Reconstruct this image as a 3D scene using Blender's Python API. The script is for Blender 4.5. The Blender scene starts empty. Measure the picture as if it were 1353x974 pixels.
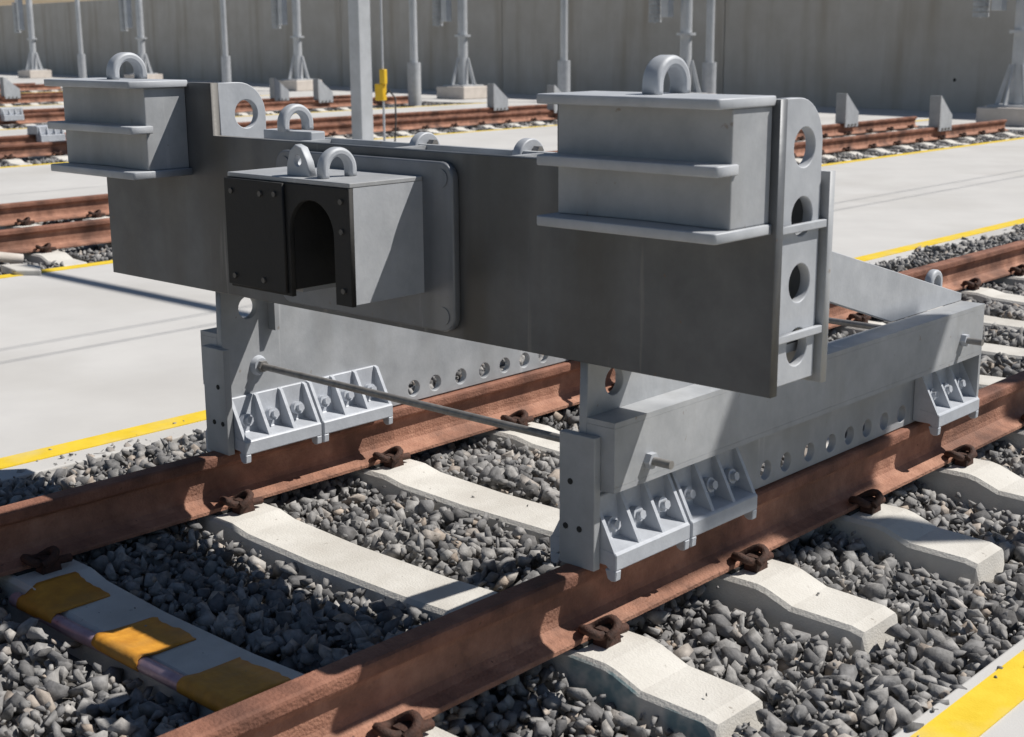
import bpy, bmesh, math, random
import numpy as np
from mathutils import Vector, Matrix
random.seed(7); rng = np.random.default_rng(7)
R = math.radians
SC = bpy.context.scene
COL = SC.collection

# ------------------------------------------------------------------ camera
CAMX, CAMY, CAMZ = 2.894, -2.561, 1.303
yaw, pitch, roll = 0.74344, 0.23253, -0.0065
fw = Vector((-math.sin(yaw)*math.cos(pitch), math.cos(yaw)*math.cos(pitch), -math.sin(pitch)))
rt = fw.cross(Vector((0, 0, 1))).normalized(); up = rt.cross(fw)
rt, up = rt*math.cos(roll)+up*math.sin(roll), up*math.cos(roll)-rt*math.sin(roll)
cd = bpy.data.cameras.new('camera'); cam = bpy.data.objects.new('camera', cd); COL.objects.link(cam)
m = Matrix((rt, up, -fw)).transposed().to_4x4(); m.translation = (CAMX, CAMY, CAMZ)
cam.matrix_world = m
cd.sensor_width = 36; cd.lens = 1852.7*36/1353; cd.clip_start = .05; cd.clip_end = 500
cd.dof.use_dof = True; cd.dof.focus_distance = 4.3; cd.dof.aperture_fstop = 6.3
SC.camera = cam
SC.cycles.diffuse_bounces = 3

# ------------------------------------------------------------------ sky, sun, exposure
SUN = Vector((.5, .59, 1.0)).normalized()
w = bpy.data.worlds.new('World'); SC.world = w; w.use_nodes = True
nt = w.node_tree; nt.nodes.clear()
sky = nt.nodes.new('ShaderNodeTexSky'); sky.sky_type = 'NISHITA'; sky.sun_disc = False
sky.sun_elevation = math.asin(SUN.z); sky.sun_rotation = math.atan2(SUN.x, SUN.y)
sky.air_density = 1.0; sky.dust_density = 0.15
bg = nt.nodes.new('ShaderNodeBackground'); bg.inputs[1].default_value = .052
ow = nt.nodes.new('ShaderNodeOutputWorld')
nt.links.new(sky.outputs[0], bg.inputs[0]); nt.links.new(bg.outputs[0], ow.inputs[0])
sd = bpy.data.lights.new('sun', 'SUN'); sd.energy = 5.0; sd.angle = R(.53); sd.color = (1, .955, .89)
so = bpy.data.objects.new('sun', sd); COL.objects.link(so)
so.rotation_euler = SUN.to_track_quat('Z', 'Y').to_euler(); so.location = (6, 6, 12)
SC.view_settings.view_transform = 'Standard'; SC.view_settings.look = 'None'
SC.view_settings.exposure = 0.0; SC.view_settings.gamma = 1

# ------------------------------------------------------------------ materials
def mat(name, c1, c2, scale=6, rough=.7, metal=0., bump=.15, bscale=60, detail=6, stain=None, sscale=1.5, samt=.5,
        streak=False, rvar=.1, spec=.5, c3=None, scratch=None, speck=None, zramp=None):
    M = bpy.data.materials.new(name); M.use_nodes = True
    n = M.node_tree; N = n.nodes; L = n.links; N.clear()
    out = N.new('ShaderNodeOutputMaterial'); b = N.new('ShaderNodeBsdfPrincipled'); L.new(b.outputs[0], out.inputs[0])
    tc = N.new('ShaderNodeTexCoord'); co = tc.outputs['Object']
    no = N.new('ShaderNodeTexNoise'); no.inputs['Scale'].default_value = scale; no.inputs['Detail'].default_value = detail
    no.inputs['Roughness'].default_value = .65
    L.new(co, no.inputs['Vector'])
    cr = N.new('ShaderNodeValToRGB'); cr.color_ramp.elements[0].position = .32; cr.color_ramp.elements[1].position = .68
    cr.color_ramp.elements[0].color = (*c1, 1); cr.color_ramp.elements[1].color = (*c2, 1)
    if c3:
        e = cr.color_ramp.elements.new(.5); e.color = (*c3, 1)
    L.new(no.outputs[0], cr.inputs[0]); col = cr.outputs[0]
    if stain:
        mp = N.new('ShaderNodeMapping'); L.new(co, mp.inputs[0])
        mp.inputs['Scale'].default_value = (1, 1, .12) if streak else (1, 1, 1)
        n2 = N.new('ShaderNodeTexNoise'); n2.inputs['Scale'].default_value = sscale*(4 if streak else 1)
        n2.inputs['Detail'].default_value = 5
        L.new(mp.outputs[0], n2.inputs['Vector'])
        r2 = N.new('ShaderNodeValToRGB'); r2.color_ramp.elements[0].position = .48; r2.color_ramp.elements[1].position = .72
        L.new(n2.outputs[0], r2.inputs[0])
        ml = N.new('ShaderNodeMath'); ml.operation = 'MULTIPLY'; ml.inputs[1].default_value = samt
        L.new(r2.outputs[0], ml.inputs[0])
        mx = N.new('ShaderNodeMixRGB'); mx.inputs[2].default_value = (*stain, 1)
        L.new(ml.outputs[0], mx.inputs[0]); L.new(col, mx.inputs[1]); col = mx.outputs[0]
    def over(sc, dims, p0, p1, colour, amt, col):
        mp = N.new('ShaderNodeMapping'); L.new(co, mp.inputs[0]); mp.inputs['Scale'].default_value = dims
        q = N.new('ShaderNodeTexNoise'); q.inputs['Scale'].default_value = sc; q.inputs['Detail'].default_value = 4; L.new(mp.outputs[0], q.inputs['Vector'])
        r = N.new('ShaderNodeValToRGB'); r.color_ramp.elements[0].position = p0; r.color_ramp.elements[1].position = p1; L.new(q.outputs[0], r.inputs[0])
        k = N.new('ShaderNodeMath'); k.operation = 'MULTIPLY'; k.inputs[1].default_value = amt; L.new(r.outputs[0], k.inputs[0])
        x = N.new('ShaderNodeMixRGB'); x.inputs[2].default_value = (*colour, 1); L.new(k.outputs[0], x.inputs[0]); L.new(col, x.inputs[1]); return x.outputs[0]
    if zramp:
        sp_ = N.new('ShaderNodeSeparateXYZ'); L.new(co, sp_.inputs[0])
        zr = N.new('ShaderNodeMapRange'); zr.inputs[1].default_value = zramp[0]; zr.inputs[2].default_value = zramp[1]; L.new(sp_.outputs[2], zr.inputs[0])
        x = N.new('ShaderNodeMixRGB'); x.blend_type = 'MULTIPLY'; x.inputs[2].default_value = (*zramp[2], 1); L.new(zr.outputs[0], x.inputs[0]); L.new(col, x.inputs[1]); col = x.outputs[0]
    if scratch: col = over(14, (1, 1, .06), .66, .70, scratch, .55, col); col = over(5, (1, 1, .10), .60, .75, scratch, .35, col)
    if speck: col = over(38, (1, 1, 1), .70, .76, speck, .7, col)
    L.new(col, b.inputs['Base Color'])
    rr = N.new('ShaderNodeMapRange'); rr.inputs[3].default_value = rough-rvar; rr.inputs[4].default_value = min(1, rough+rvar)
    L.new(no.outputs[0], rr.inputs[0]); L.new(rr.outputs[0], b.inputs['Roughness'])
    b.inputs['Metallic'].default_value = metal; b.inputs['Specular IOR Level'].default_value = spec
    if bump:
        n3 = N.new('ShaderNodeTexNoise'); n3.inputs['Scale'].default_value = bscale; n3.inputs['Detail'].default_value = 5
        L.new(co, n3.inputs['Vector'])
        bp = N.new('ShaderNodeBump'); bp.inputs['Strength'].default_value = bump; bp.inputs['Distance'].default_value = .01
        L.new(n3.outputs[0], bp.inputs['Height']); L.new(bp.outputs[0], b.inputs['Normal'])
    return M

M = {}
M['galv'] = mat('galvanised_steel', (.32, .335, .355), (.44, .455, .475), 7, .55, .06, .05, 90, 8, (.26, .26, .255), 1.3, .6, True, scratch=(.55, .56, .57), speck=(.24, .20, .16))
M['galv_mid'] = mat('mid_grey_steel', (.16, .172, .195), (.235, .25, .275), 6, .5, .4, .05, 80, 8, (.17, .17, .17), 1.4, .6, True, scratch=(.40, .41, .42), speck=(.2, .16, .12))
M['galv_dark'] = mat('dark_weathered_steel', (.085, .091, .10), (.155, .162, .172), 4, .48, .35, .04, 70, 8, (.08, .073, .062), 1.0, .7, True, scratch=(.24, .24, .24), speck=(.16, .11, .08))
M['galv_light'] = mat('pale_galvanised_steel', (.42, .445, .49), (.54, .57, .62), 14, .5, .06, .08, 120, 6, (.30, .31, .33), 3, .5, speck=(.26, .2, .15))
M['galv_dull'] = mat('weathered_galvanised_steel', (.39, .41, .44), (.50, .52, .55), 9, .55, .08, .05, 80)
M['rubber'] = mat('black_rubber', (.016, .016, .016), (.028, .027, .026), 12, .75, 0, .08, 80)
M['bolt'] = mat('bolt_steel', (.22, .21, .20), (.36, .35, .34), 30, .5, .5, .05, 100)
M['darkbolt'] = mat('dark_bolt', (.07, .068, .065), (.12, .115, .11), 30, .5, .3, .05, 100)
M['rust'] = mat('rusty_rail', (.22, .108, .072), (.50, .27, .185), 8, .8, .0, .5, 120, 9, (.085, .042, .031), 3.2, .95, c3=(.36, .178, .118), speck=(.07, .035, .026), zramp=(-.055, -.03, (.72, .64, .62)))
M['rustdark'] = mat('dark_rust_clip', (.028, .015, .011), (.10, .042, .027), 30, .8, .0, .35, 160)
M['sleeper'] = mat('sleeper_concrete', (.55, .525, .48), (.68, .66, .615), 5, .9, 0, .25, 160, 8, (.40, .37, .325), 3.5, .5, speck=(.22, .19, .16))
M['slab'] = mat('pavement_concrete', (.525, .515, .50), (.585, .575, .558), 1.6, .88, 0, .10, 220, 8, (.43, .415, .39), .7, .55, spec=.3)
M['yellow'] = mat('yellow_line_paint', (.72, .50, .025), (.82, .60, .05), 9, .7, 0, .1, 160, 6, (.62, .52, .28), 5, .5, spec=.3)
M['wall'] = mat('wall_concrete', (.44, .415, .375), (.53, .51, .475), .9, .92, 0, .12, 30, 8, (.36, .32, .265), .55, .7, True, spec=.2)
M['ground'] = mat('ground_dirt', (.10, .095, .09), (.17, .16, .15), 8, .95, 0, .3, 40)
M['earth'] = mat('embankment_earth', (.25, .19, .12), (.36, .28, .18), 1.2, .95, 0, .3, 12)
M['mast'] = mat('mast_steel', (.46, .48, .50), (.60, .62, .65), 3, .5, .25, .03, 40)
M['plinth'] = mat('plinth_concrete', (.55, .50, .45), (.68, .62, .57), 4, .9, 0, .1, 60)
M['weight'] = mat('weight_iron', (.34, .36, .38), (.5, .52, .54), 8, .6, .3, .05, 40)
M['strap'] = mat('ochre_tape', (.50, .21, .02), (.68, .32, .035), 25, .55, 0, .15, 70, 6, (.40, .22, .06), 9, .6)
M['conduit'] = mat('conduit_pipe', (.42, .27, .32), (.62, .46, .50), 15, .32, .3, .05, 60)
M['cable'] = mat('dark_cable', (.03, .03, .03), (.06, .06, .06), 10, .6, 0, 0)
M['yellow_plastic'] = mat('yellow_plastic', (.75, .45, .02), (.85, .55, .03), 9, .5, 0, 0)
M['dark'] = mat('dark_hole', (.02, .02, .02), (.03, .03, .03), 9, .9, 0, 0)
M['wire'] = mat('wire_copper', (.08, .07, .06), (.12, .10, .08), 9, .5, .6, 0)

def stone_mat():
    X = bpy.data.materials.new('ballast_stone'); X.use_nodes = True
    n = X.node_tree; N = n.nodes; L = n.links; b = N['Principled BSDF']
    at = N.new('ShaderNodeAttribute'); at.attribute_name = 'tint'
    cr = N.new('ShaderNodeValToRGB'); e = cr.color_ramp.elements
    e[0].position = 0; e[0].color = (.13, .127, .127, 1); e[1].position = 1; e[1].color = (.44, .43, .415, 1)
    for p, c in ((.3, (.20, .198, .20)), (.62, (.285, .278, .272)), (.88, (.36, .35, .338)), (.97, (.40, .33, .27))):
        k = e.new(p); k.color = (*c, 1)
    L.new(at.outputs['Fac'], cr.inputs[0])
    tc = N.new('ShaderNodeTexCoord'); no = N.new('ShaderNodeTexNoise'); no.inputs['Scale'].default_value = 45; no.inputs['Detail'].default_value = 6
    L.new(tc.outputs['Object'], no.inputs['Vector'])
    mr = N.new('ShaderNodeMapRange'); mr.inputs[1].default_value = .3; mr.inputs[2].default_value = .7; mr.inputs[3].default_value = .62; mr.inputs[4].default_value = 1.3
    L.new(no.outputs[0], mr.inputs[0])
    mx = N.new('ShaderNodeMixRGB'); mx.blend_type = 'MULTIPLY'; mx.inputs[0].default_value = 1
    L.new(cr.outputs[0], mx.inputs[1]); L.new(mr.outputs[0], mx.inputs[2]); L.new(mx.outputs[0], b.inputs['Base Color'])
    b.inputs['Roughness'].default_value = .85; b.inputs['Specular IOR Level'].default_value = .35
    n3 = N.new('ShaderNodeTexNoise'); n3.inputs['Scale'].default_value = 160; n3.inputs['Detail'].default_value = 4
    L.new(tc.outputs['Object'], n3.inputs['Vector'])
    bp = N.new('ShaderNodeBump'); bp.inputs['Strength'].default_value = .28; bp.inputs['Distance'].default_value = .005
    L.new(n3.outputs[0], bp.inputs['Height']); L.new(bp.outputs[0], b.inputs['Normal'])
    return X
M['stone'] = stone_mat()

def painted_sleeper_mat():
    X = M['sleeper'].copy(); X.name = 'sleeper_concrete_teal_marks'
    n = X.node_tree; N = n.nodes; L = n.links
    b = next(k for k in N if k.type == 'BSDF_PRINCIPLED'); src = b.inputs['Base Color'].links[0].from_socket
    tc = N.new('ShaderNodeTexCoord'); sp = N.new('ShaderNodeSeparateXYZ'); L.new(tc.outputs['Object'], sp.inputs[0])
    def rng_mask(sock, a, b_, soft):
        r = N.new('ShaderNodeValToRGB'); e = r.color_ramp.elements
        e[0].position = max(0, a-soft); e[0].color = (0, 0, 0, 1); e[1].position = a; e[1].color = (1, 1, 1, 1)
        k = e.new(b_); k.color = (1, 1, 1, 1); k = e.new(min(1, b_+soft)); k.color = (0, 0, 0, 1)
        L.new(sock, r.inputs[0]); return r.outputs[0]
    hx = N.new('ShaderNodeMath'); hx.operation = 'MULTIPLY'; hx.inputs[1].default_value = .5; L.new(sp.outputs[0], hx.inputs[0])
    m1 = rng_mask(hx.outputs[0], .42, .515, .012); m2 = rng_mask(hx.outputs[0], .565, .63, .01)
    ad = N.new('ShaderNodeMath'); ad.operation = 'MAXIMUM'; L.new(m1, ad.inputs[0]); L.new(m2, ad.inputs[1])
    lt = N.new('ShaderNodeMath'); lt.operation = 'LESS_THAN'; lt.inputs[1].default_value = -.101; L.new(sp.outputs[1], lt.inputs[0])
    no = N.new('ShaderNodeTexNoise'); no.inputs['Scale'].default_value = 18; L.new(tc.outputs['Object'], no.inputs['Vector'])
    nr = N.new('ShaderNodeValToRGB'); nr.color_ramp.elements[0].position = .30; nr.color_ramp.elements[1].position = .58; L.new(no.outputs[0], nr.inputs[0])
    a = N.new('ShaderNodeMath'); a.operation = 'MULTIPLY'; L.new(ad.outputs[0], a.inputs[0]); L.new(lt.outputs[0], a.inputs[1])
    c = N.new('ShaderNodeMath'); c.operation = 'MULTIPLY'; L.new(a.outputs[0], c.inputs[0]); L.new(nr.outputs[0], c.inputs[1])
    mx = N.new('ShaderNodeMixRGB'); mx.inputs[2].default_value = (.04, .17, .21, 1)
    c2 = N.new('ShaderNodeMath'); c2.operation = 'MULTIPLY'; c2.inputs[1].default_value = .72; L.new(c.outputs[0], c2.inputs[0]); L.new(c2.outputs[0], mx.inputs[0]); L.new(src, mx.inputs[1])
    L.new(mx.outputs[0], b.inputs['Base Color'])
    return X
M['sleeper_teal'] = painted_sleeper_mat()

# ------------------------------------------------------------------ helpers
def link(name, me, m=None, parent=None):
    o = bpy.data.objects.new(name, me); COL.objects.link(o)
    if m is not None and not me.materials: me.materials.append(M[m] if isinstance(m, str) else m)
    if parent is not None: o.parent = parent
    return o
def tag(o, label=None, cat=None, group=None, kind=None):
    if label: o['label'] = label
    if cat: o['category'] = cat
    if group: o['group'] = group
    if kind: o['kind'] = kind
    return o
def empty(name, loc=(0, 0, 0)):
    o = bpy.data.objects.new(name, None); COL.objects.link(o); o.location = loc; o.empty_display_size = .1; return o

class MB:
    def __init__(s): s.v = []; s.f = []; s.sm = []
    def add(s, v, f, smooth=False):
        o = len(s.v); s.v += [tuple(p) for p in v]; s.f += [tuple(i+o for i in q) for q in f]; s.sm += [smooth]*len(f); return s
    def box(s, x0, x1, y0, y1, z0, z1):
        v = [(x, y, z) for z in (z0, z1) for y in (y0, y1) for x in (x0, x1)]
        return s.add(v, [(0, 2, 3, 1), (4, 5, 7, 6), (0, 1, 5, 4), (2, 6, 7, 3), (0, 4, 6, 2), (1, 3, 7, 5)])
    def prism(s, poly, axis, a, b):
        # poly in the two other axes (cyclic order), extruded along axis from a to b
        def P(u, v, t): return {'X': (t, u, v), 'Y': (u, t, v), 'Z': (u, v, t)}[axis]
        n = len(poly); v = [P(*q, a) for q in poly]+[P(*q, b) for q in poly]
        f = [tuple(range(n)), tuple(range(2*n-1, n-1, -1))]+[(i, (i+1) % n, n+(i+1) % n, n+i) for i in range(n)]
        return s.add(v, f)
    def tube(s, pts, r, n=10, cap=True, radii=None):
        pts = [Vector(p) for p in pts]; rings = []; k = len(pts)
        ref = None
        for i, p in enumerate(pts):
            t = (pts[min(i+1, k-1)]-pts[max(i-1, 0)]).normalized()
            if ref is None: ref = Vector((0, 0, 1)) if abs(t.z) < .9 else Vector((1, 0, 0))
            u = ref-t*ref.dot(t); u.normalize(); ref = u; w_ = t.cross(u); rr = radii[i] if radii else r
            rings.append([p+(u*math.cos(2*math.pi*j/n)+w_*math.sin(2*math.pi*j/n))*rr for j in range(n)])
        v = [q for g in rings for q in g]
        f = [(i*n+j, i*n+(j+1) % n, (i+1)*n+(j+1) % n, (i+1)*n+j) for i in range(k-1) for j in range(n)]
        s.add(v, f, True)
        if cap: s.add(rings[0], [tuple(range(n-1, -1, -1))]); s.add(rings[-1], [tuple(range(n))])
        return s
    def hexa(s, c, axis, r, h):
        # hexagon nut along axis starting at c
        poly = [(r*math.cos(i*math.pi/3), r*math.sin(i*math.pi/3)) for i in range(6)]
        ax = 'XYZ'.index(axis); o = [i for i in range(3) if i != ax]
        return s.prism([(c[o[0]]+a, c[o[1]]+b) for a, b in poly], axis, c[ax], c[ax]+h)
    def mesh(s, name='mesh'):
        me = bpy.data.meshes.new(name); me.from_pydata(s.v, [], s.f)
        me.polygons.foreach_set('use_smooth', s.sm)
        bm = bmesh.new(); bm.from_mesh(me); bmesh.ops.recalc_face_normals(bm, faces=bm.faces); bm.to_mesh(me); bm.free()
        me.update(); return me
    def build(s, name, m, parent=None, bevel=0):
        o = link(name, s.mesh(name), m, parent)
        if bevel: bev(o, bevel)
        return o
def bev(o, wd, seg=2):
    b = o.modifiers.new('bevel', 'BEVEL'); b.width = wd; b.segments = seg; b.limit_method = 'ANGLE'; b.angle_limit = R(40)
    b.harden_normals = False
    return o
def circ(u, v, r, n=24, e=1.0): return [(u+r*math.cos(2*math.pi*i/n), v+r*e*math.sin(2*math.pi*i/n)) for i in range(n)]
def rrect(u0, u1, v0, v1, r, n=6, which=(1, 1, 1, 1)):
    out = []
    for (cu, cv, a0, k) in ((u1-r, v1-r, 0, which[0]), (u0+r, v1-r, 90, which[1]), (u0+r, v0+r, 180, which[2]), (u1-r, v0+r, 270, which[3])):
        if k: out += [(cu+r*math.cos(R(a0+90*i/n)), cv+r*math.sin(R(a0+90*i/n))) for i in range(n+1)]
        else: out.append((u1 if a0 in (0, 270) else u0, v1 if a0 in (0, 90) else v0))
    return out
def plate_mesh(outline, holes, n0, n1, plane, bevel=.0025):
    """flat plate with holes; outline in plane (u,v), thickness from n0 to n1 along the remaining axis"""
    cu = bpy.data.curves.new('tmp', 'CURVE'); cu.dimensions = '2D'; cu.fill_mode = 'BOTH'
    t = abs(n1-n0); cu.extrude = t/2-bevel; cu.bevel_depth = bevel; cu.bevel_resolution = 1; cu.offset = -bevel
    for pts in [outline]+list(holes):
        sp = cu.splines.new('POLY'); sp.points.add(len(pts)-1); sp.use_cyclic_u = True
        for q, (a, b) in zip(sp.points, pts): q.co = (a, b, 0, 1)
    o = bpy.data.objects.new('tmp', cu); COL.objects.link(o)
    dg = bpy.context.evaluated_depsgraph_get()
    me = bpy.data.meshes.new_from_object(o.evaluated_get(dg))
    bpy.data.objects.remove(o); bpy.data.curves.remove(cu)
    c = (n0+n1)/2; k = len(me.vertices); a = np.zeros(k*3); me.vertices.foreach_get('co', a); a = a.reshape(-1, 3)
    if plane == 'YZ': b = np.stack([a[:, 2]+c, a[:, 0], a[:, 1]], 1)
    elif plane == 'XZ': b = np.stack([a[:, 0], -a[:, 2]+c, a[:, 1]], 1)
    else: b = np.stack([a[:, 0], a[:, 1], a[:, 2]+c], 1)
    me.vertices.foreach_set('co', b.ravel()); me.materials.clear(); me.update()
    return me
def plate(name, outline, holes, n0, n1, plane, m, parent=None, bevel=.0025):
    return link(name, plate_mesh(outline, holes, n0, n1, plane, bevel), m, parent)
def copy_tree(o, parent=None):
    c = o.copy(); COL.objects.link(c)
    if parent is not None: c.parent = parent
    for ch in o.children: copy_tree(ch, c)
    return c
ORD = ['first', 'second', 'third', 'fourth', 'fifth', 'sixth', 'seventh', 'eighth', 'ninth', 'tenth', 'eleventh', 'twelfth', 'thirteenth',
       'fourteenth', 'fifteenth', 'sixteenth', 'seventeenth', 'eighteenth', 'nineteenth', 'twentieth']
TENS = {20: 'twenty', 30: 'thirty', 40: 'forty', 50: 'fifty'}
def ordw(i):
    if i <= 20: return ORD[i-1]
    if i % 10 == 0: return TENS[i][:-1]+'ieth'
    return TENS[i//10*10]+'-'+ORD[i % 10-1]

# ------------------------------------------------------------------ setting
SL = -.20                                  # pavement level (rail top is zero)
T = [0, -7.15, -14.85, -21.7, -29.6, -37.2]       # track centre lines
EDGE = 1.60
YEND = 18.9                                # rails end here, wall behind
tag(MB().box(-90, 40, -40, 60, -.9, -.52).build('ground', 'ground'), kind='structure')
def slab(x0, x1, lines, nm='pavement'):
    o = MB().box(x0, x1, -14, 32, -.5, SL).build(nm, 'slab', bevel=.006); tag(o, kind='structure')
    for a, b in lines: MB().box(a, b, -14, 21.5, SL+.0005, SL+.0045).build('painted_line', 'yellow', o)
    return o
slab(EDGE, 3.4, [(EDGE+.035, EDGE+.145)])
for i in range(5):
    a, b = T[i]-EDGE, T[i+1]+EDGE
    if i == 0: b = -5.74
    slab(b, a, [(a-.245, a-.125), (b+.03, b+.14)] if i == 0 else [(a-.145, a-.035), (b+.035, b+.145)])
slab(-80, T[5]-EDGE, [(T[5]-EDGE-.145, T[5]-EDGE-.035)])
# end of the track beds: concrete behind the rail ends
for i, t in enumerate(T[1:]):
    hi = t+EDGE if i else -5.74
    o = MB().box(t-EDGE+.002, hi-.002, 19.7 if i == 0 else 21.3, 32, -.5, SL-.003).build('pavement', 'slab'); tag(o, kind='structure')

# ------------------------------------------------------------------ wall
WA = -math.atan(.143)
wl = empty('retaining_wall', (-7.6, 23.6, SL)); wl.rotation_euler.z = WA
tag(wl, 'tall dark grey concrete retaining wall closing off the rear of the yard', 'wall')
wp = MB().box(-4.0+.010, 4.0-.010, 0, .5, -.3, 3.05).mesh('wall_panel'); wp.materials.append(M['wall'])
for k in range(-8, 5):
    o = link('wall_panel', wp, None, wl); bev(o, .015); o.location = (-4.1+8*k, 0, 0)
MB().box(-72, 34, .12, .45, -.3, 3.0).build('joint_filler', 'dark', wl)
bk = MB().add([(-75, .5, 2.9), (40, .5, 2.9), (40, 30, 9), (-75, 30, 9), (40, 90, 12), (-75, 90, 12)], [(0, 1, 2, 3), (3, 2, 4, 5)]).build('embankment', 'earth')
tag(bk, kind='structure'); bk.location = wl.location; bk.rotation_euler.z = WA
MB().tube([(-2.05, -.004, .62), (-2.05, .1, .62)], .035, 12).build('weep_hole', 'dark', wl)

# ------------------------------------------------------------------ rails
half = [(0, 0), (.026, -.0005), (.033, -.005), (.035, -.012), (.0355, -.031), (.0335, -.036), (.012, -.049), (.0085, -.062), (.0085, -.118), (.013, -.134),
        (.030, -.147), (.071, -.157), (.073, -.160), (.073, -.170)]
prof = half+[(-a, b) for a, b in reversed(half) if a > 0]
def rail(xc, y0, y1, label, cat='rail', group=None):
    o = MB().prism(prof, 'Y', y0, y1).build('rail', 'rust'); o.location.x = xc
    for p in o.data.polygons: p.use_smooth = False
    tag(o, label, cat, group); return o
G = .7525
rail(G, -8, YEND, 'rusty rail running under the right-hand friction shoes of the buffer stop')
rail(-G, -8, YEND, 'rusty rail under the left side of the buffer stop, shaded in front')
NM = {1: 'second', 2: 'third', 3: 'fourth', 4: 'fifth', 5: 'sixth'}
for i, t in enumerate(T):
    if i == 0: continue
    ye = YEND if i == 1 else YEND+1.2
    rail(t+G, -8, ye, 'near rusty rail of the %s track away from the camera' % NM[i])
    rail(t-G, -8, ye, 'far rusty rail of the %s track away from the camera' % NM[i])

# ------------------------------------------------------------------ sleepers
def sleeper_mesh():
    # (x, top z, half top width, half bottom width)
    sec = [(-1.27, -.30, .088), (-1.255, -.232, .098), (-1.22, -.222, .102), (-1.04, -.216, .106), (-.96, -.186, .106), (-.93, -.180, .106), (-.58, -.180, .106), (-.50, -.196, .104), (-.2, -.208, .102)]
    sec += [(-a, b, c) for a, b, c in reversed(sec)]
    rows = []
    for x_, zt, hw in sec:
        ch = .012
        rows.append([(x_, -hw-.022, -.42), (x_, -hw, zt-ch), (x_, -hw+ch, zt), (x_, hw-ch, zt), (x_, hw, zt-ch), (x_, hw+.022, -.42)])
    v = [p for r_ in rows for p in r_]; n = 6; f = []
    for i in range(len(rows)-1):
        for j in range(n): f.append((i*n+j, i*n+(j+1) % n, (i+1)*n+(j+1) % n, (i+1)*n+j))
    f.append(tuple(range(n))); k = (len(rows)-1)*n; f.append(tuple(range(k+n-1, k-1, -1)))
    return MB().add(v, f).mesh('sleeper')
SLM = sleeper_mesh(); SLM.materials.append(M['sleeper'])
SLM_T = SLM.copy(); SLM_T.materials.clear(); SLM_T.materials.append(M['sleeper_teal'])
def clip_mesh():
    b = MB()
    # cast shoulder and a sprung rod looped over the rail foot (local +x points away from the rail)
    b.prism([(-.030, 0), (.030, 0), (.022, .042), (-.022, .042)], 'X', .082, .125)
    pts = [(.112, .085, .026), (.112, .03, .030), (.112, -.03, .034), (.108, -.062, .046), (.088, -.074, .056), (.064, -.062, .050), (.052, -.034, .036),
           (.055, -.004, .034), (.074, .014, .050), (.100, .026, .066), (.126, .020, .064), (.140, -.004, .050), (.134, -.034, .036)]
    sp = []
    P = [Vector(p) for p in pts]
    for i in range(len(P)-1):
        p0, p1, p2, p3 = P[max(i-1, 0)], P[i], P[i+1], P[min(i+2, len(P)-1)]
        for t in (0, .5):
            sp.append(.5*((2*p1)+(-p0+p2)*t+(2*p0-5*p1+4*p2-p3)*t*t+(-p0+3*p1-3*p2+p3)*t**3))
    sp.append(P[-1])
    b.tube([(q[0]*.9+.008, q[1]*.8, q[2]*.85) for q in sp], .0125, 7)
    return b.mesh('rail_clip')
CLM = clip_mesh(); CLM.materials.append(M['rustdark'])
PAD = MB().box(-.078, .078, -.085, .085, -.1795, -.1705).mesh('rail_pad'); PAD.materials.append(M['dark'])
def sleeper(tx, y, label, me=SLM, clips=True, group='concrete sleepers', jit=True):
    o = link('sleeper', me); o.location = (tx+random.uniform(-.012, .012), y+(random.uniform(-.012, .012) if jit else 0), 0)
    o.rotation_euler.z = random.uniform(-.008, .008) if jit else 0
    tag(o, label, 'sleeper', group)
    if clips:
        for s in (-G, G):
            for d in (-1, 1):
                c = link('rail_clip', CLM); c.parent = o; c.location = (s-o.location.x+tx, 0, -.180)
                if d < 0: c.rotation_euler.z = math.pi
            q = link('rail_pad', PAD); q.parent = o; q.location = (s-o.location.x+tx, 0, 0)
    return o
SP = .67; Y0 = -.671
def slab0(i): return Y0+SP*i
names0 = {-3: 'concrete sleeper on the nearest track, outside the bottom of the picture',
          -2: 'concrete sleeper on the nearest track, just outside the bottom left corner',
          -1: 'sunlit concrete sleeper cut off by the bottom left corner',
          0: 'shaded concrete sleeper with taped conduit along its front edge',
          1: 'concrete sleeper with teal paint marks on its outer side, below the buffer beam'}
sl0y = []
for i in range(-3, 31):
    y = slab0(i); sl0y.append(y)
    lab = names0.get(i) or '%s concrete sleeper behind the teal-marked one on the nearest track' % ordw(i-1)
    sleeper(0, y, lab, SLM_T if i == 1 else SLM, True, 'sleepers of the nearest track')
slY = {0: sl0y}
for ti in (1, 2, 3, 4, 5):
    ys = []; y = YEND-.3+(1.2 if ti > 1 else 0); k = 1
    while y > (-1.0 if ti == 1 else 2.0):
        ys.append(y)
        sleeper(T[ti], y, '%s concrete sleeper from the rail end on the %s track' % (ordw(k), NM[ti]), SLM, ti < 3, 'sleepers of the %s track' % NM[ti])
        y -= SP if ti < 4 else .7; k += 1
    slY[ti] = ys

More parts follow.
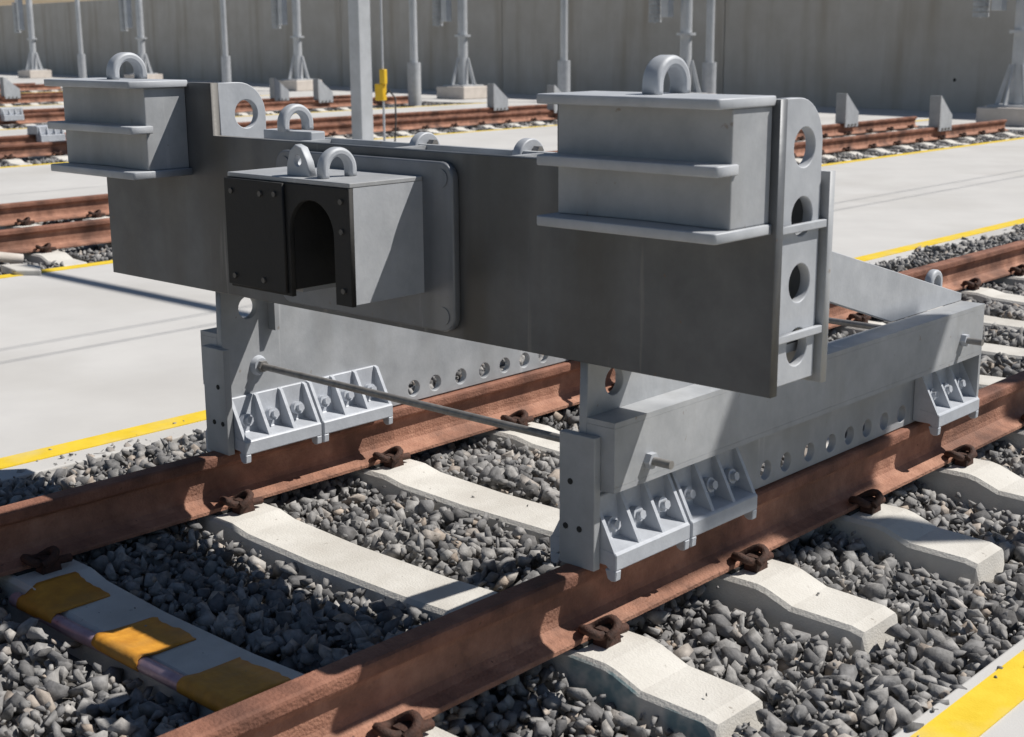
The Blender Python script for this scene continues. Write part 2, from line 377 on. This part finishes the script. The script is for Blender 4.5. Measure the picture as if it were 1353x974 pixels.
# ------------------------------------------------------------------ ballast
def stone_protos(n, npts):
    out = []
    for i in range(n):
        bm = bmesh.new()
        for j in range(npts):
            d = Vector(rng.normal(size=3)).normalized()*(1+rng.uniform(-.18, .12))
            bm.verts.new((d.x, d.y*.82, d.z*.68))
        r = bmesh.ops.convex_hull(bm, input=bm.verts)
        dl = [g for g in bm.verts if not g.link_faces]
        bmesh.ops.delete(bm, geom=dl, context='VERTS')
        bmesh.ops.triangulate(bm, faces=bm.faces)
        bm.verts.index_update()
        out.append((np.array([v.co[:] for v in bm.verts]), np.array([[v.index for v in f.verts] for f in bm.faces])))
        bm.free()
    return out
PR_HI = stone_protos(60, 11); PR_LO = stone_protos(20, 9)
def ballast(name, pos, size, protos, label=None):
    n = len(pos); V = []; F = []; Tn = []; off = 0
    which = rng.integers(0, len(protos), n)
    for k, (pv, pf) in enumerate(protos):
        idx = np.where(which == k)[0]; c = len(idx)
        if not c: continue
        q = rng.normal(size=(c, 4)); q /= np.linalg.norm(q, axis=1)[:, None]
        w_, x_, y_, z_ = q.T
        Rm = np.stack([1-2*(y_*y_+z_*z_), 2*(x_*y_-z_*w_), 2*(x_*z_+y_*w_), 2*(x_*y_+z_*w_), 1-2*(x_*x_+z_*z_), 2*(y_*z_-x_*w_),
                       2*(x_*z_-y_*w_), 2*(y_*z_+x_*w_), 1-2*(x_*x_+y_*y_)], 1).reshape(c, 3, 3)
        an = rng.uniform(.55, 1.38, (c, 1, 3))
        v = np.einsum('cij,cvj->cvi', Rm, pv[None]*an)*size[idx][:, None, None]+pos[idx][:, None, :]
        V.append(v.reshape(-1, 3)); F.append((pf[None]+(np.arange(c)*len(pv))[:, None, None]+off).reshape(-1, 3)); off += c*len(pv)
        Tn.append(np.repeat(rng.uniform(0, 1, c), len(pv)))
    V = np.concatenate(V); F = np.concatenate(F); Tn = np.concatenate(Tn)
    me = bpy.data.meshes.new(name); me.vertices.add(len(V)); me.vertices.foreach_set('co', V.ravel())
    me.loops.add(F.size); me.loops.foreach_set('vertex_index', F.ravel().astype(np.int32))
    me.polygons.add(len(F)); me.polygons.foreach_set('loop_start', np.arange(0, F.size, 3, dtype=np.int32))
    me.polygons.foreach_set('loop_total', np.full(len(F), 3, dtype=np.int32))
    me.update(); me.validate()
    a = me.attributes.new('tint', 'FLOAT', 'POINT'); a.data.foreach_set('value', Tn.astype(np.float32))
    o = link(name, me, 'stone'); tag(o, label, 'ballast', kind='stuff'); return o
def bed(tx, x0, x1, y0, y1, step, layers, ys, level, smin, smax):
    gx = np.arange(x0, x1, step); gy = np.arange(y0, y1, step); P_ = []; S_ = []
    for l in range(layers):
        X, Y = np.meshgrid(gx, gy); n = X.size
        X = X.ravel()+rng.uniform(-.5, .5, n)*step; Y = Y.ravel()+rng.uniform(-.5, .5, n)*step
        s = np.clip(np.exp(rng.normal(math.log((smin+smax)/2), .27, n)), smin*.7, smax*1.35)*(1-.12*l)
        Z = level(X-tx, Y)-s*.6-l*smin*1.25+rng.normal(0, .006, n)
        ok = np.ones(n, bool)
        dx = np.abs(X-tx)
        ins = dx < 1.27+s*.7
        for y in ys: ok &= ~((np.abs(Y-y) < .104+s*.80) & ins & ((Z+s*.9) > (-.27 if l else -.5)))
        ok &= ~((np.abs(dx-G) < .062+s*.7) & (Z+s*.8 > -.165))
        ok &= ~((np.abs(dx-G) < .03+s) & (Z+s > -.14))
        ok &= (X > x0) & (X < x1)
        if tx == 0: ok &= ~((np.abs(Y-(slab0(0)-.15)) < .055+s*.5) & (dx < .66) & (Z+s*.7 > -.245))
        P_.append(np.stack([X, Y, Z], 1)[ok]); S_.append(s[ok])
    return np.concatenate(P_), np.concatenate(S_)
def lev0(x, y):
    a = np.abs(x); und = .012*np.sin(x*5.1+y*3.3)+.010*np.sin(y*7.7-x*4.1)
    inner = -.205+und
    outR = np.interp(a, [.82, .95, 1.15, 1.4, 1.6], [-.225, -.235, -.255, -.235, -.205])+und
    outL = np.interp(a, [.82, 1.0, 1.3, 1.5, 1.66], [-.195, -.185, -.175, -.175, -.20])+und
    return np.where(a < .78, inner, np.where(x > 0, outR, outL))
pA, sA = bed(0, -1.68, 1.615, -2.3, 3.2, .042, 3, slY[0], lev0, .021, .039)
pF, sF = bed(0, -1.68, 1.615, -1.9, 2.6, .034, 1, slY[0], lambda x, y: lev0(x, y)-.012+rng.normal(0, .010, np.shape(x)), .007, .014)
kk = rng.uniform(0, 1, len(pF)) < .6; pA = np.concatenate([pA, pF[kk]]); sA = np.concatenate([sA, sF[kk]])
# a few stray chips lying on the sleepers and the pavement edges
nx = 140; px_ = np.stack([np.concatenate([rng.uniform(-.6, .6, 22), rng.uniform(.9, 1.2, 8), -EDGE-.02-np.abs(rng.normal(0, .07, 70)), EDGE+.012+np.abs(rng.normal(0, .05, 40))]), np.zeros(nx), np.zeros(nx)], 1)
px_[:30, 1] = rng.choice(slY[0][1:9], 30)+rng.uniform(-.07, .07, 30); px_[30:, 1] = rng.uniform(-1.5, 4, 110)
sx_ = rng.uniform(.004, .011, nx); px_[:22, 2] = -.208+sx_[:22]*.5; px_[22:30, 2] = -.214+sx_[22:30]*.5; px_[30:, 2] = SL+sx_[30:]*.5
pA = np.concatenate([pA, px_]); sA = np.concatenate([sA, sx_])
ballast('ballast', pA, sA, PR_HI, 'grey crushed stone ballast in the foreground between and beside the nearest rails')
pB, sB = bed(0, -1.68, 1.615, 3.2, 14.5, .048, 2, slY[0], lev0, .024, .038)
ballast('ballast', pB, sB, PR_LO, 'grey crushed stone ballast of the nearest track, farther off behind the buffer stop')
def lev1(x, y): return -.205+.012*np.sin(x*5+y*3)-.03*(np.abs(x) > 1.3)
pC, sC = bed(T[1], T[1]-1.62, -5.72, .2, 19.75, .052, 2, slY[1], lev1, .026, .04)
ballast('ballast', pC, sC, PR_LO, 'grey crushed stone ballast of the second track')
for ti in (2, 3, 4, 5):
    pD, sD = bed(T[ti], T[ti]-1.6, T[ti]+1.6, 3.5, 21.3, .075 if ti == 2 else .1, 1, slY[ti], lev1, .035, .055)
    ballast('ballast', pD, sD, PR_LO, 'grey crushed stone ballast of the %s track' % NM[ti])
for i, t in enumerate(T):
    hi = t+EDGE if i != 1 else -5.74
    o = MB().box(t-EDGE-.1, hi+.1 if i != 1 else hi, -14, 21.3, -.5, -.31).build('track_bed', 'ground'); tag(o, kind='structure')

# ------------------------------------------------------------------ the buffer stop
BS = empty('friction_buffer_stop', (0, 0, 0))
tag(BS, 'large grey galvanised friction buffer stop with two anti-climbers on the nearest track', 'buffer stop')
ZB, ZT, ZE = .53, 1.015, 1.172             # beam bottom, beam top, ear top
XE, XI = 1.303, .69
# front plate with raised ears
fp = [(-XE, ZB), (XE, ZB), (XE, ZE), (XI, ZE), (XI, ZT), (-XI, ZT), (-XI, ZE), (-XE, ZE)]
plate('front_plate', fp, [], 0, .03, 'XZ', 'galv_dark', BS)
plate('rear_plate', [(-XE, ZB-.005), (XE, ZB-.005), (XE, 1.008), (.42, 1.008), (.42, 1.018), (-XE, 1.018)][:3]+[(-XE, 1.008)], [], .215, .24, 'XZ', 'galv', BS)
MB().box(-XE+.05, XE-.05, .03, .215, .968, .985).build('top_web', 'galv', BS)
MB().box(-XE+.05, XE-.05, .03, .215, .60, .62).build('bottom_web', 'galv', BS)
def lugplate(xa, xb, z0, ho):
    r = .10; c = (.205-r, ZE-r)
    pts = [(.0305, z0), (.205, z0)]+[(c[0]+r*math.cos(R(a)), c[1]+r*math.sin(R(a))) for a in range(0, 91, 10)]+[(.0305, ZE)]
    return plate('lug_plate', pts, [circ(.13, z, .043) for z in ho], xa, xb, 'YZ', 'galv_dull', BS)
for s in (-1, 1):
    a, b = sorted((s*1.262, s*1.287)); lugplate(a, b, ZB+.012, (1.065, .915, .767, .622))
    a, b = sorted((s*.69, s*.715)); lugplate(a, b, ZT-.03, (1.075,))
    for z in (.893, .652):
        a, b = sorted((s*1.2875, s*1.301))
        plate('end_rib', [(.0305, z-.009), (.2145, z-.009), (.2145, z+.009), (.0305, z+.009)], [], a, b, 'YZ', 'galv_dull', BS)
for xx in (-.40, 0.01, .45): MB().box(xx-.01, xx+.01, .031, .214, .986, 1.006).build('stiffener', 'galv', BS)
# lifting block and lugs behind the beam top
MB().box(-.63, -.40, .145, .20, .986, 1.030).build('lifting_block', 'galv_dull', BS, .004)
def ring(parent, c, r, t, hole, axis='X', m='galv_dull', legs=.0, hz=.0):
    out = [(r*math.cos(R(a)), hz+r*math.sin(R(a))) for a in range(0, 181, 9)]+[(-r, 0), (r, 0)] if hz else [(r*math.cos(R(a)), r*math.sin(R(a))) for a in range(0, 181, 9)]
    if hole[2] > 0: hl = [circ(0, hole[1], hole[0])]
    else: hl = []
    if axis == 'X':
        return plate('lifting_ring', [(c[1]+u, c[2]+v) for u, v in out], [[(c[1]+u, c[2]+v) for u, v in h] for h in hl], c[0]-t/2, c[0]+t/2, 'YZ', m, parent, .004)
    return plate('lifting_ring', [(c[0]+u, c[2]+v) for u, v in out], [[(c[0]+u, c[2]+v) for u, v in h] for h in hl], c[1]-t/2, c[1]+t/2, 'XZ', m, parent, .004)
def arch_ring(parent, c, ro, ri, t, axis='X', h0=.02):
    """half ring welded on by its two feet"""
    o_ = [(ro*math.cos(R(a)), h0+ro*math.sin(R(a))) for a in range(0, 181, 9)]
    i_ = [(ri*math.cos(R(a)), h0+ri*math.sin(R(a))) for a in range(180, -1, -9)]
    poly = o_+[(-ro, 0), (-ri, 0)]+i_+[(ri, 0), (ro, 0)]
    k = 1 if axis == 'X' else 0
    poly = [(c[k]+u, c[2]+v) for u, v in poly]
    if axis == 'X': return plate('lifting_ring', poly, [], c[0]-t/2, c[0]+t/2, 'YZ', 'galv_dull', parent, .008)
    return plate('lifting_ring', poly, [], c[1]-t/2, c[1]+t/2, 'XZ', 'galv_dull', parent, .008)
arch_ring(BS, (-.505, .172, 1.029), .060, .033, .035)
for xx in (-.03, .37):
    o = ring(BS, (xx, .255, .975), .052, .03, (0, 0, 0), 'X', 'galv_dull', hz=.012)
    MB().hexa((xx+.018, .262, 1.008), 'X', .012, .02).build('bolt', 'bolt', BS)
# anti-climbers
def anti_climber(s):
    A = MB()
    xs = sorted((s*.82, s*1.285)); xm = (xs[0]+xs[1])/2
    A.prism([(xs[0], -.148), (xm-.012, -.132), (xm+.012, -.132), (xs[1], -.148), (xs[1], -.0005), (xs[0], -.0005)], 'Z', .912, 1.158)
    A = A.build('anti_climber', 'galv', BS, .003)
    def outline(yb):
        a_, b_ = sorted((s*.805, s*1.292)); c = .007
        return [(a_, yb), (a_, -.21+c), (a_+c, -.21), (b_-c, -.21), (b_, -.21+c), (b_, yb)]
    plate('anti_climber_rib', outline(-.0008), [], .889, .9115, 'XY', 'galv_dull', A, .003)
    plate('anti_climber_rib', outline(-.1325), [], 1.024, 1.047, 'XY', 'galv_dull', A, .003)
    plate('anti_climber_rib', outline(-.0008), [], 1.1585, 1.180, 'XY', 'galv_dull', A, .003)
    arch_ring(A, (s*1.05, -.055, 1.1795), .063, .037, .045)
    return A
anti_climber(1); anti_climber(-1)
# coupler box
mp_ = plate('mounting_plate', rrect(-.36, .36, .548, .992, .045), [], -.024, -.0008, 'XZ', 'galv_mid', BS, .004)
for xx in (-.318, .318):
    for zz in (.59, .95): MB().tube([(xx, -.024, zz), (xx, -.0265, zz)], .024, 18).build('plate_bolt', 'galv_mid', mp_)
BX, BY0, BZ0, BZ1 = .25, -.262, .645, .94
cb = MB().box(-BX, BX, BY0-.012, -.0245, BZ1, BZ1+.012).build('coupler_box', 'galv', BS, .002)
MB().box(BX-.014, BX-.001, BY0, -.0243, BZ0, BZ1-.0005).build('box_side', 'galv_dull', cb)
MB().box(-BX+.001, -BX+.014, BY0, -.0243, BZ0, BZ1-.0005).build('box_side', 'galv', cb)
MB().box(-BX+.0145, .0, BY0+.03, -.0243, BZ0, BZ0+.012).build('box_floor', 'galv', cb)
# black front plate with an arched slot open at the bottom
x0, x1, zc = .012, .188, .812
arch = [(-BX, BZ0-.004), (x0, BZ0-.004), (x0, zc)]+[((x0+x1)/2-(x1-x0)/2*math.cos(R(a)), zc+.088*math.sin(R(a))) for a in range(10, 171, 10)]+[(x1, zc), (x1, BZ0-.004), (BX, BZ0-.004), (BX, BZ1-.001), (-BX, BZ1-.001)]
ff = plate('face_plate', arch, [], BY0-.016, BY0-.0005, 'XZ', 'rubber', cb)
plate('wear_pad', [(-.249, .649), (.000, .649), (.000, .938), (-.249, .938)], [], BY0-.026, BY0-.0165, 'XZ', 'rubber', cb)
for xx, zz, yy in ((-.215, .905, -.0265), (-.09, .905, -.0265), (-.215, .675, -.0265), (-.09, .675, -.0265), (-.03, .908, -.0265), (.222, .905, -.0165), (.222, .83, -.0165), (.222, .68, -.0165)):
    MB().tube([(xx, BY0+yy, zz), (xx, BY0+yy-.005, zz)], .0075, 8).build('bolt', 'darkbolt', cb)
# inner slot walls behind the opening
MB().box(x0-.012, x0-.001, BY0+.0005, -.06, BZ0+.013, zc+.085).build('slot_wall', 'rubber', cb)
MB().box(x0, x1, -.075, -.06, BZ0, BZ1-.01).build('slot_back', 'rubber', cb)
arch_ring(cb, (.10, -.185, BZ1+.0115), .058, .034, .032)
lug = [(-.05, 0), (.045, 0), (.034, .04), (.012, .075), (-.012, .082), (-.035, .065), (-.048, .03)]
plate('lifting_lug', [(.0+u, BZ1+.0115+v) for u, v in lug], [circ(-.003, BZ1+.052, .014, 16)], -.23, -.205, 'XZ', 'galv_dull', cb, .003)

# side girders standing on the rails
HOLES = [.86, .97, 1.105, 1.235, 1.35, 1.465, 1.58, 1.70]
WZ = .015; GY0, GY1 = .0, 2.10
def girder(s):
    def X(a, b): return sorted((s*a, s*b))
    xa, xb = X(.740, .765)
    out = [(GY0+.026, .004), (GY1, .004), (GY1, .372), (.60, .372), (.56, .40), (.56, .529), (.215, .529), (.03, .529), (.026, .372)]
    web = plate('side_girder', out, [circ(y, .052, .029, 18) for y in HOLES]+[circ(.135, .458, .036, 20)], xa, xb, 'YZ', 'galv', BS)
    MB().box(*X(.7655, .853), GY0+.027, GY1, .205, .219).build('flange', 'galv', web)
    MB().box(*X(.7655, .853), GY0+.027, GY1, .371, .385).build('flange', 'galv', web)
    MB().box(*X(.8395, .853), GY0+.027, GY1, .2195, .3705).build('girder_side', 'galv', web)
    MB().box(*X(.7655, .8525), GY0+.0262, GY0+.040, .2195, .3705).build('girder_end', 'galv', web)
    o = MB().box(*X(.698, .812), GY0, GY0+.0255, -.002, .345).build('end_plate', 'galv', web, .003)
    for xx, zz in ((.735, .22), (.72, .10), (.765, .10)): MB().tube([(s*xx, GY0-.0015, zz), (s*xx, GY0+.002, zz)], .0085, 8).build('bolt_hole', 'dark', web)
    MB().box(*X(.7655, .853), GY1-.016, GY1-.0005, .005, .2045).build('rear_plate', 'galv', web)
    # upper stiffener under the beam
    MB().box(*X(.705, .7395), .215, .232, .375, .5285).build('stiffener', 'galv', web)
    # diagonal brace from the beam down to the rear of the girder
    xa, xb = X(.742, .766)
    plate('diagonal_brace', [(.2405, .93), (.2405, .80), (1.59, .386), (2.10, .386), (2.10, .412)], [], xa, xb, 'YZ', 'galv_dull', BS)
girder(1); girder(-1)
arch_ring(BS, (.715, 1.98, .40), .046, .020, .03, 'X', .06)
# tie rods
for yy, zz in ((.165, .262), (1.94, .282)):
    rod = MB().tube([(-.925, yy, zz), (.925, yy, zz)], .0115, 10).build('tie_rod', 'bolt', BS)
    for s in (-1, 1):
        a = s*.7395 if yy < 1 else s*.7395
        MB().tube([(s*.7395, yy, zz), (s*.722, yy, zz)], .030, 16, radii=[.034, .026]).build('washer', 'galv_light', rod)
        b = MB(); b.hexa((s*.7215, yy, zz), 'X', .020, -s*.014); b.build('nut', 'bolt', rod)
        b = MB(); b.hexa((s*.8536, yy, zz), 'X', .022, s*.018); b.build('nut', 'galv_light', rod)
# friction shoes
def shoe_parts(L):
    """local: x away from rail centre, y along the rail, z up from rail top"""
    body = MB()
    body.prism([(.0005, .175), (.014, .175), (.028, .058), (.092, .050), (.097, .044), (.097, .004), (.080, -.002), (.062, .012), (.0005, .012)], 'Y', .0, L)
    for a in (.0, L-.022): body.prism([(.097, .0035), (.095, -.024), (.080, -.027), (.068, -.022), (.060, .0035)], 'Y', a, a+.022)
    rib = MB().prism([(.012, .176), (.026, .171), (.090, .0495), (.0265, .0575)], 'Y', 0, .012)
    bolt = MB(); bolt.tube([(.026, 0, .098), (.046, 0, .102)], .021, 12); bolt.tube([(.046, 0, .102), (.060, 0, .105)], .013, 6)
    return body.mesh('shoe_body'), rib.mesh('rib'), bolt.mesh('bolt')
def shoe(name, parent, x, y, L, s, top=None):
    bm_, rm, bt = SHOE[L]
    o = link(name, bm_, 'galv_light', parent); o.location = (x, y, 0); bev(o, .0025, 1)
    if s < 0: o.scale.x = -1
    for k in range(4):
        r_ = link('rib', rm, 'galv_light', o); r_.location.y = .0005+(L-.013)*k/3
    for k in range(3):
        b_ = link('bolt', bt, 'galv_light', o); b_.location.y = L*(k+.5)/3
    return o
SHOE = {.315: shoe_parts(.315)}
for s in (-1, 1):
    for yy in (.0275, .352, 1.78):
        shoe('friction_shoe', BS, s*.765, yy, .315, s)
        shoe('friction_shoe', BS, s*.740, yy, .315, -s)

# ------------------------------------------------------------------ conduit with ochre tape on the shaded sleeper
y0c = slab0(0)-.128
cdt = MB().tube([(-.62, y0c, -.222), (-.3, y0c-.004, -.224), (.05, y0c+.002, -.222), (.62, y0c, -.224)], .021, 12).build('conduit', 'conduit')
tag(cdt, 'pinkish metal conduit strapped along the front edge of the shaded sleeper', 'conduit')
tl = ['ochre tape patch on the conduit, farthest from the near rail', 'ochre tape patch in the middle of the conduit, catching a spot of sun', 'ochre tape patch on the conduit beside the near rail']
for (xa, xb), lb in zip(((-.575, -.39), (-.19, .015), (.19, .40)), tl):
    n = 10; rows = []
    yc, zc_, r_ = y0c, -.2225, .0235
    cur = [(slab0(0)+.035, -.2010), (slab0(0)-.02, -.2005), (slab0(0)-.085, -.2)]+[(yc+r_*math.cos(R(a)), zc_+r_*math.sin(R(a))) for a in range(80, 236, 18)]
    v = []; f = []; nu = 12
    for i in range(nu+1):
        u = i/nu; xx = xa+(xb-xa)*u
        jag = random.uniform(-.005, .005)
        for j, (yy, zz) in enumerate(cur):
            v.append((xx+random.uniform(-.002, .002), yy+(jag if j == 0 else 0), (zz if j > 2 else float(np.interp(abs(xx), [0, .2, .50, .58], [-.208, -.208, -.196, -.180])))+.0035+.003*random.random()*(j < 3)))
    k = len(cur)
    for i in range(nu):
        for j in range(k-1): f.append((i*k+j, (i+1)*k+j, (i+1)*k+j+1, i*k+j+1))
    o = MB().add(v, f, True).build('tape_patch', 'strap'); tag(o, lb, 'tape', 'ochre tape patches on the conduit')
    sm = o.modifiers.new('thick', 'SOLIDIFY'); sm.thickness = .004

# ------------------------------------------------------------------ wheel stops, clamps on the far tracks
def wheel_stop(name, label, x, y, g):
    e = empty(name, (x, y, 0))
    plate('side_plate', [(.03, -.06), (.42, -.06), (.42, .16), (.36, .20), (.05, .44), (.03, .44)], [], .045, .07, 'YZ', 'galv_dull', e)
    plate('side_plate', [(.03, -.06), (.42, -.06), (.42, .16), (.36, .20), (.05, .44), (.03, .44)], [], -.07, -.045, 'YZ', 'galv_dull', e)
    MB().box(-.085, .085, 0, .03, .0, .445).build('strike_plate', 'galv', e, .003)
    for k in range(3): MB().hexa((.0705, .12+.1*k, -.03), 'X', .02, .02).build('bolt', 'bolt', e)
    tag(e, label, 'wheel stop', g); return e
for ti, yy in ((1, 16.5), (2, 17.0), (3, 17.2), (4, 14.2)):
    for s, wd in ((1, 'near'), (-1, 'far')):
        wheel_stop('wheel_stop', 'grey wedge-shaped wheel stop on the %s rail of the %s track' % (wd, NM[ti]), T[ti]+s*G, yy, 'wheel stops bolted on the rails')
def rail_clamp(label, x, y):
    e = empty('rail_clamp', (x, y, 0))
    bd = MB().box(-.14, .14, 0, .42, .0005, .12).build('clamp_body', 'galv_light', e, .01)
    for s in (-1, 1):
        MB().box(*sorted((s*.06, s*.20)), .02, .40, -.10, -.002).build('clamp_jaw', 'galv_light', e, .006)
        for k in range(4): MB().prism([(s*.14, .118), (s*.205, -.09), (s*.14, -.09)], 'Y', .03+.115*k, .045+.115*k).build('rib', 'galv_light', e)
    tag(e, label, 'rail clamp', 'rail clamps on the far tracks'); return e
rail_clamp('pale ribbed clamp on the near rail of the third track', T[2]+G, 7.35)
rail_clamp('pale ribbed clamp on the far rail of the third track', T[2]-G, 7.6)
rail_clamp('pale ribbed clamp on the near rail of the fourth track', T[3]+G, 9.9)
rail_clamp('pale ribbed clamp on the far rail of the fourth track', T[3]-G, 9.9)

# ------------------------------------------------------------------ masts
def anchor_mast(x, y, label, wlabel):
    e = empty('anchor_mast', (x, y, SL))
    MB().box(-.48, .48, -.48, .48, .0, .30).build('plinth', 'plinth', e, .02)
    MB().box(-.36, .36, -.36, .36, .3005, .335).build('base_plate', 'mast', e, .004)
    MB().tube([(0, 0, .34), (0, 0, 7.4)], .14, 20, radii=[.125, .11]).build('pole', 'mast', e)
    MB().tube([(0, 0, 1.50), (0, 0, 1.555)], .20, 20).build('collar', 'mast', e)
    for k in range(6):
        a = k*math.pi/3+.3; q = MB(); pr = [(.27, .3355), (.35, .3355), (.165, 1.0), (.12, 1.0), (.12, .93)]
        t = .014; ca, sa = math.cos(a), math.sin(a)
        v = [(r_*ca-sa*d, r_*sa+ca*d, z) for d in (-t, t) for r_, z in pr]; n = len(pr)
        q.add(v, [tuple(range(n)), tuple(range(2*n-1, n-1, -1))]+[(i, (i+1) % n, n+(i+1) % n, n+i) for i in range(n)])
        q.build('gusset', 'mast', e)
    tag(e, label, 'mast', 'tensioning masts in front of the wall')
    b = empty('balance_weight', (x-.62, y-.25, 1.55))
    for k in range(14): MB().tube([(0, 0, .02+k*.085), (0, 0, .09+k*.085)], .135, 18).build('weight_disc', 'weight', b)
    MB().tube([(0, 0, 0), (0, 0, 4.6)], .018, 8).build('hanger_rod', 'mast', b)
    MB().box(.22, .40, -.10, .10, .12, 2.2).build('guide_channel', 'mast', b, .01)
    tag(b, wlabel, 'weight', 'balance weights hung beside the masts')
mx_ = [(-50.33, 27.01), (-40.38, 25.59), (-30.03, 24.11), (-22.19, 22.99), (-14.64, 21.91), (-7.05, 20.82)]
for i, (x_, y_) in enumerate(mx_):
    anchor_mast(x_, y_, '%s pale tensioning mast with flared gusset base, counted from the left' % ordw(i+1), 'stacked disc balance weight hung beside the %s tensioning mast from the left' % ordw(i+1))
def slim_post(x, y, i):
    e = empty('service_post', (x, y, SL))
    MB().tube([(0, 0, 0), (0, 0, .95)], .15, 16).build('base_sleeve', 'galv_dull', e)
    MB().tube([(0, 0, .9505), (0, 0, 7.2)], .085, 14, radii=[.09, .075]).build('pole', 'mast', e)
    tag(e, '%s slim grey post with thicker base sleeve from the left, before the wall' % ordw(i), 'post', 'slim posts along the wall')
for i, (x_, y_) in enumerate(((-46.69, 26.99), (-35.23, 25.35), (-20.4, 19.6), (-18.91, 23.02), (-14.35, 22.36))): slim_post(x_, y_, i+1)
# nearer square mast with a pole and cable beside it
e = empty('steel_column', (-11.55, 10.2, SL)); a = .105
MB().box(-a, a, -a, a, .03, 7.0).build('column', 'mast', e, .008)
MB().box(-.24, .24, -.24, .24, .0005, .03).build('base_plate', 'galv_dull', e)
tag(e, 'tall square grey steel column rising behind the buffer beam', 'column')
e = empty('marker_pole', (-11.58, 10.62, SL))
MB().tube([(0, 0, 0), (0, 0, 2.6)], .016, 8).build('pole', 'galv_dull', e)
MB().box(-.13, .03, -.04, .04, .66, .88).build('yellow_tag', 'yellow_plastic', e, .01)
MB().box(-.04, .06, -.03, .03, .88, 1.08).build('yellow_tag', 'yellow_plastic', e, .01)
MB().box(-.14, -.02, -.05, .05, 2.05, 2.18).build('bracket', 'galv_dull', e, .01)
tag(e, 'thin pale pole with a yellow tag beside the square column', 'pole')
o = MB().tube([(-11.36, 10.6, SL), (-11.32, 10.6, .2), (-11.34, 10.62, .5), (-11.46, 10.62, .6), (-11.52, 10.62, .55)], .012, 7).build('loose_cable', 'cable')
tag(o, 'dark cable standing up from the ground next to the thin pole', 'cable')

# hose end and debris near the second track
o = MB().tube([(-5.95, 2.15, -.15), (-6.0, 2.0, -.12), (-6.02, 1.85, -.14), (-6.05, 1.6, -.16)], .035, 8).build('pipe_end', 'plinth')
tag(o, 'short pale bent pipe lying by the near rail of the second track', 'pipe')
v = MB(); v.prism([(-.28, -.05), (.10, -.12), (.26, .02), (.05, .14), (-.2, .1)], 'Z', -.21, -.155)
o = v.build('concrete_fragment', 'sleeper', bevel=.012); o.location = (-5.72, 2.02, -.01); o.scale = (.8, .8, 1); tag(o, 'broken piece of pale concrete at the edge of the second track', 'fragment')

# ------------------------------------------------------------------ overhead line gear (out of the picture, casts the thin shadows on the pavement)
for xx, zz, lb in ((-.55, 5.35, 'contact wire above the nearest track'), (-.35, 6.3, 'upper catenary wire above the nearest track'), (-7.5, 5.35, 'contact wire above the second track')):
    o = MB().tube([(xx, -14, zz), (xx, 8, zz), (xx, 28, zz)], .0065, 6, cap=True).build('overhead_wire', 'wire'); tag(o, lb, 'wire', 'overhead wires')
e = empty('overhead_mast', (3.3, 5.75, SL))
MB().box(-.1, .1, -.1, .1, 0, 6.5).build('column', 'mast', e)
MB().tube([(0, 0, 6.2), (-6.0, 0, 6.2)], .055, 10).build('cantilever_arm', 'mast', e)
tag(e, 'overhead line mast with long cantilever arm beside the nearest track', 'mast')

e = empty('slim_post', (2.94, 3.60, SL))  # unseen post, inferred; added to cast the shadow band on the right girder
MB().tube([(0, 0, 0), (0, 0, 4.2)], .075, 14).build('pole', 'mast', e)
MB().box(-.40, -.15, -.95, .27, 4.02, 4.16).build('shadow_box', 'galv_dull', e, .02)  # box shaped so its shadow covers the girder side but clears the brace
MB().box(-.149, -.06, -.30, .12, 4.03, 4.15).build('bracket', 'galv_dull', e)  # sized so its shadow darkens a patch of the near rail
tag(e, 'unseen post added to cast shade, with a long luminaire beside the nearest track', 'lamp post')
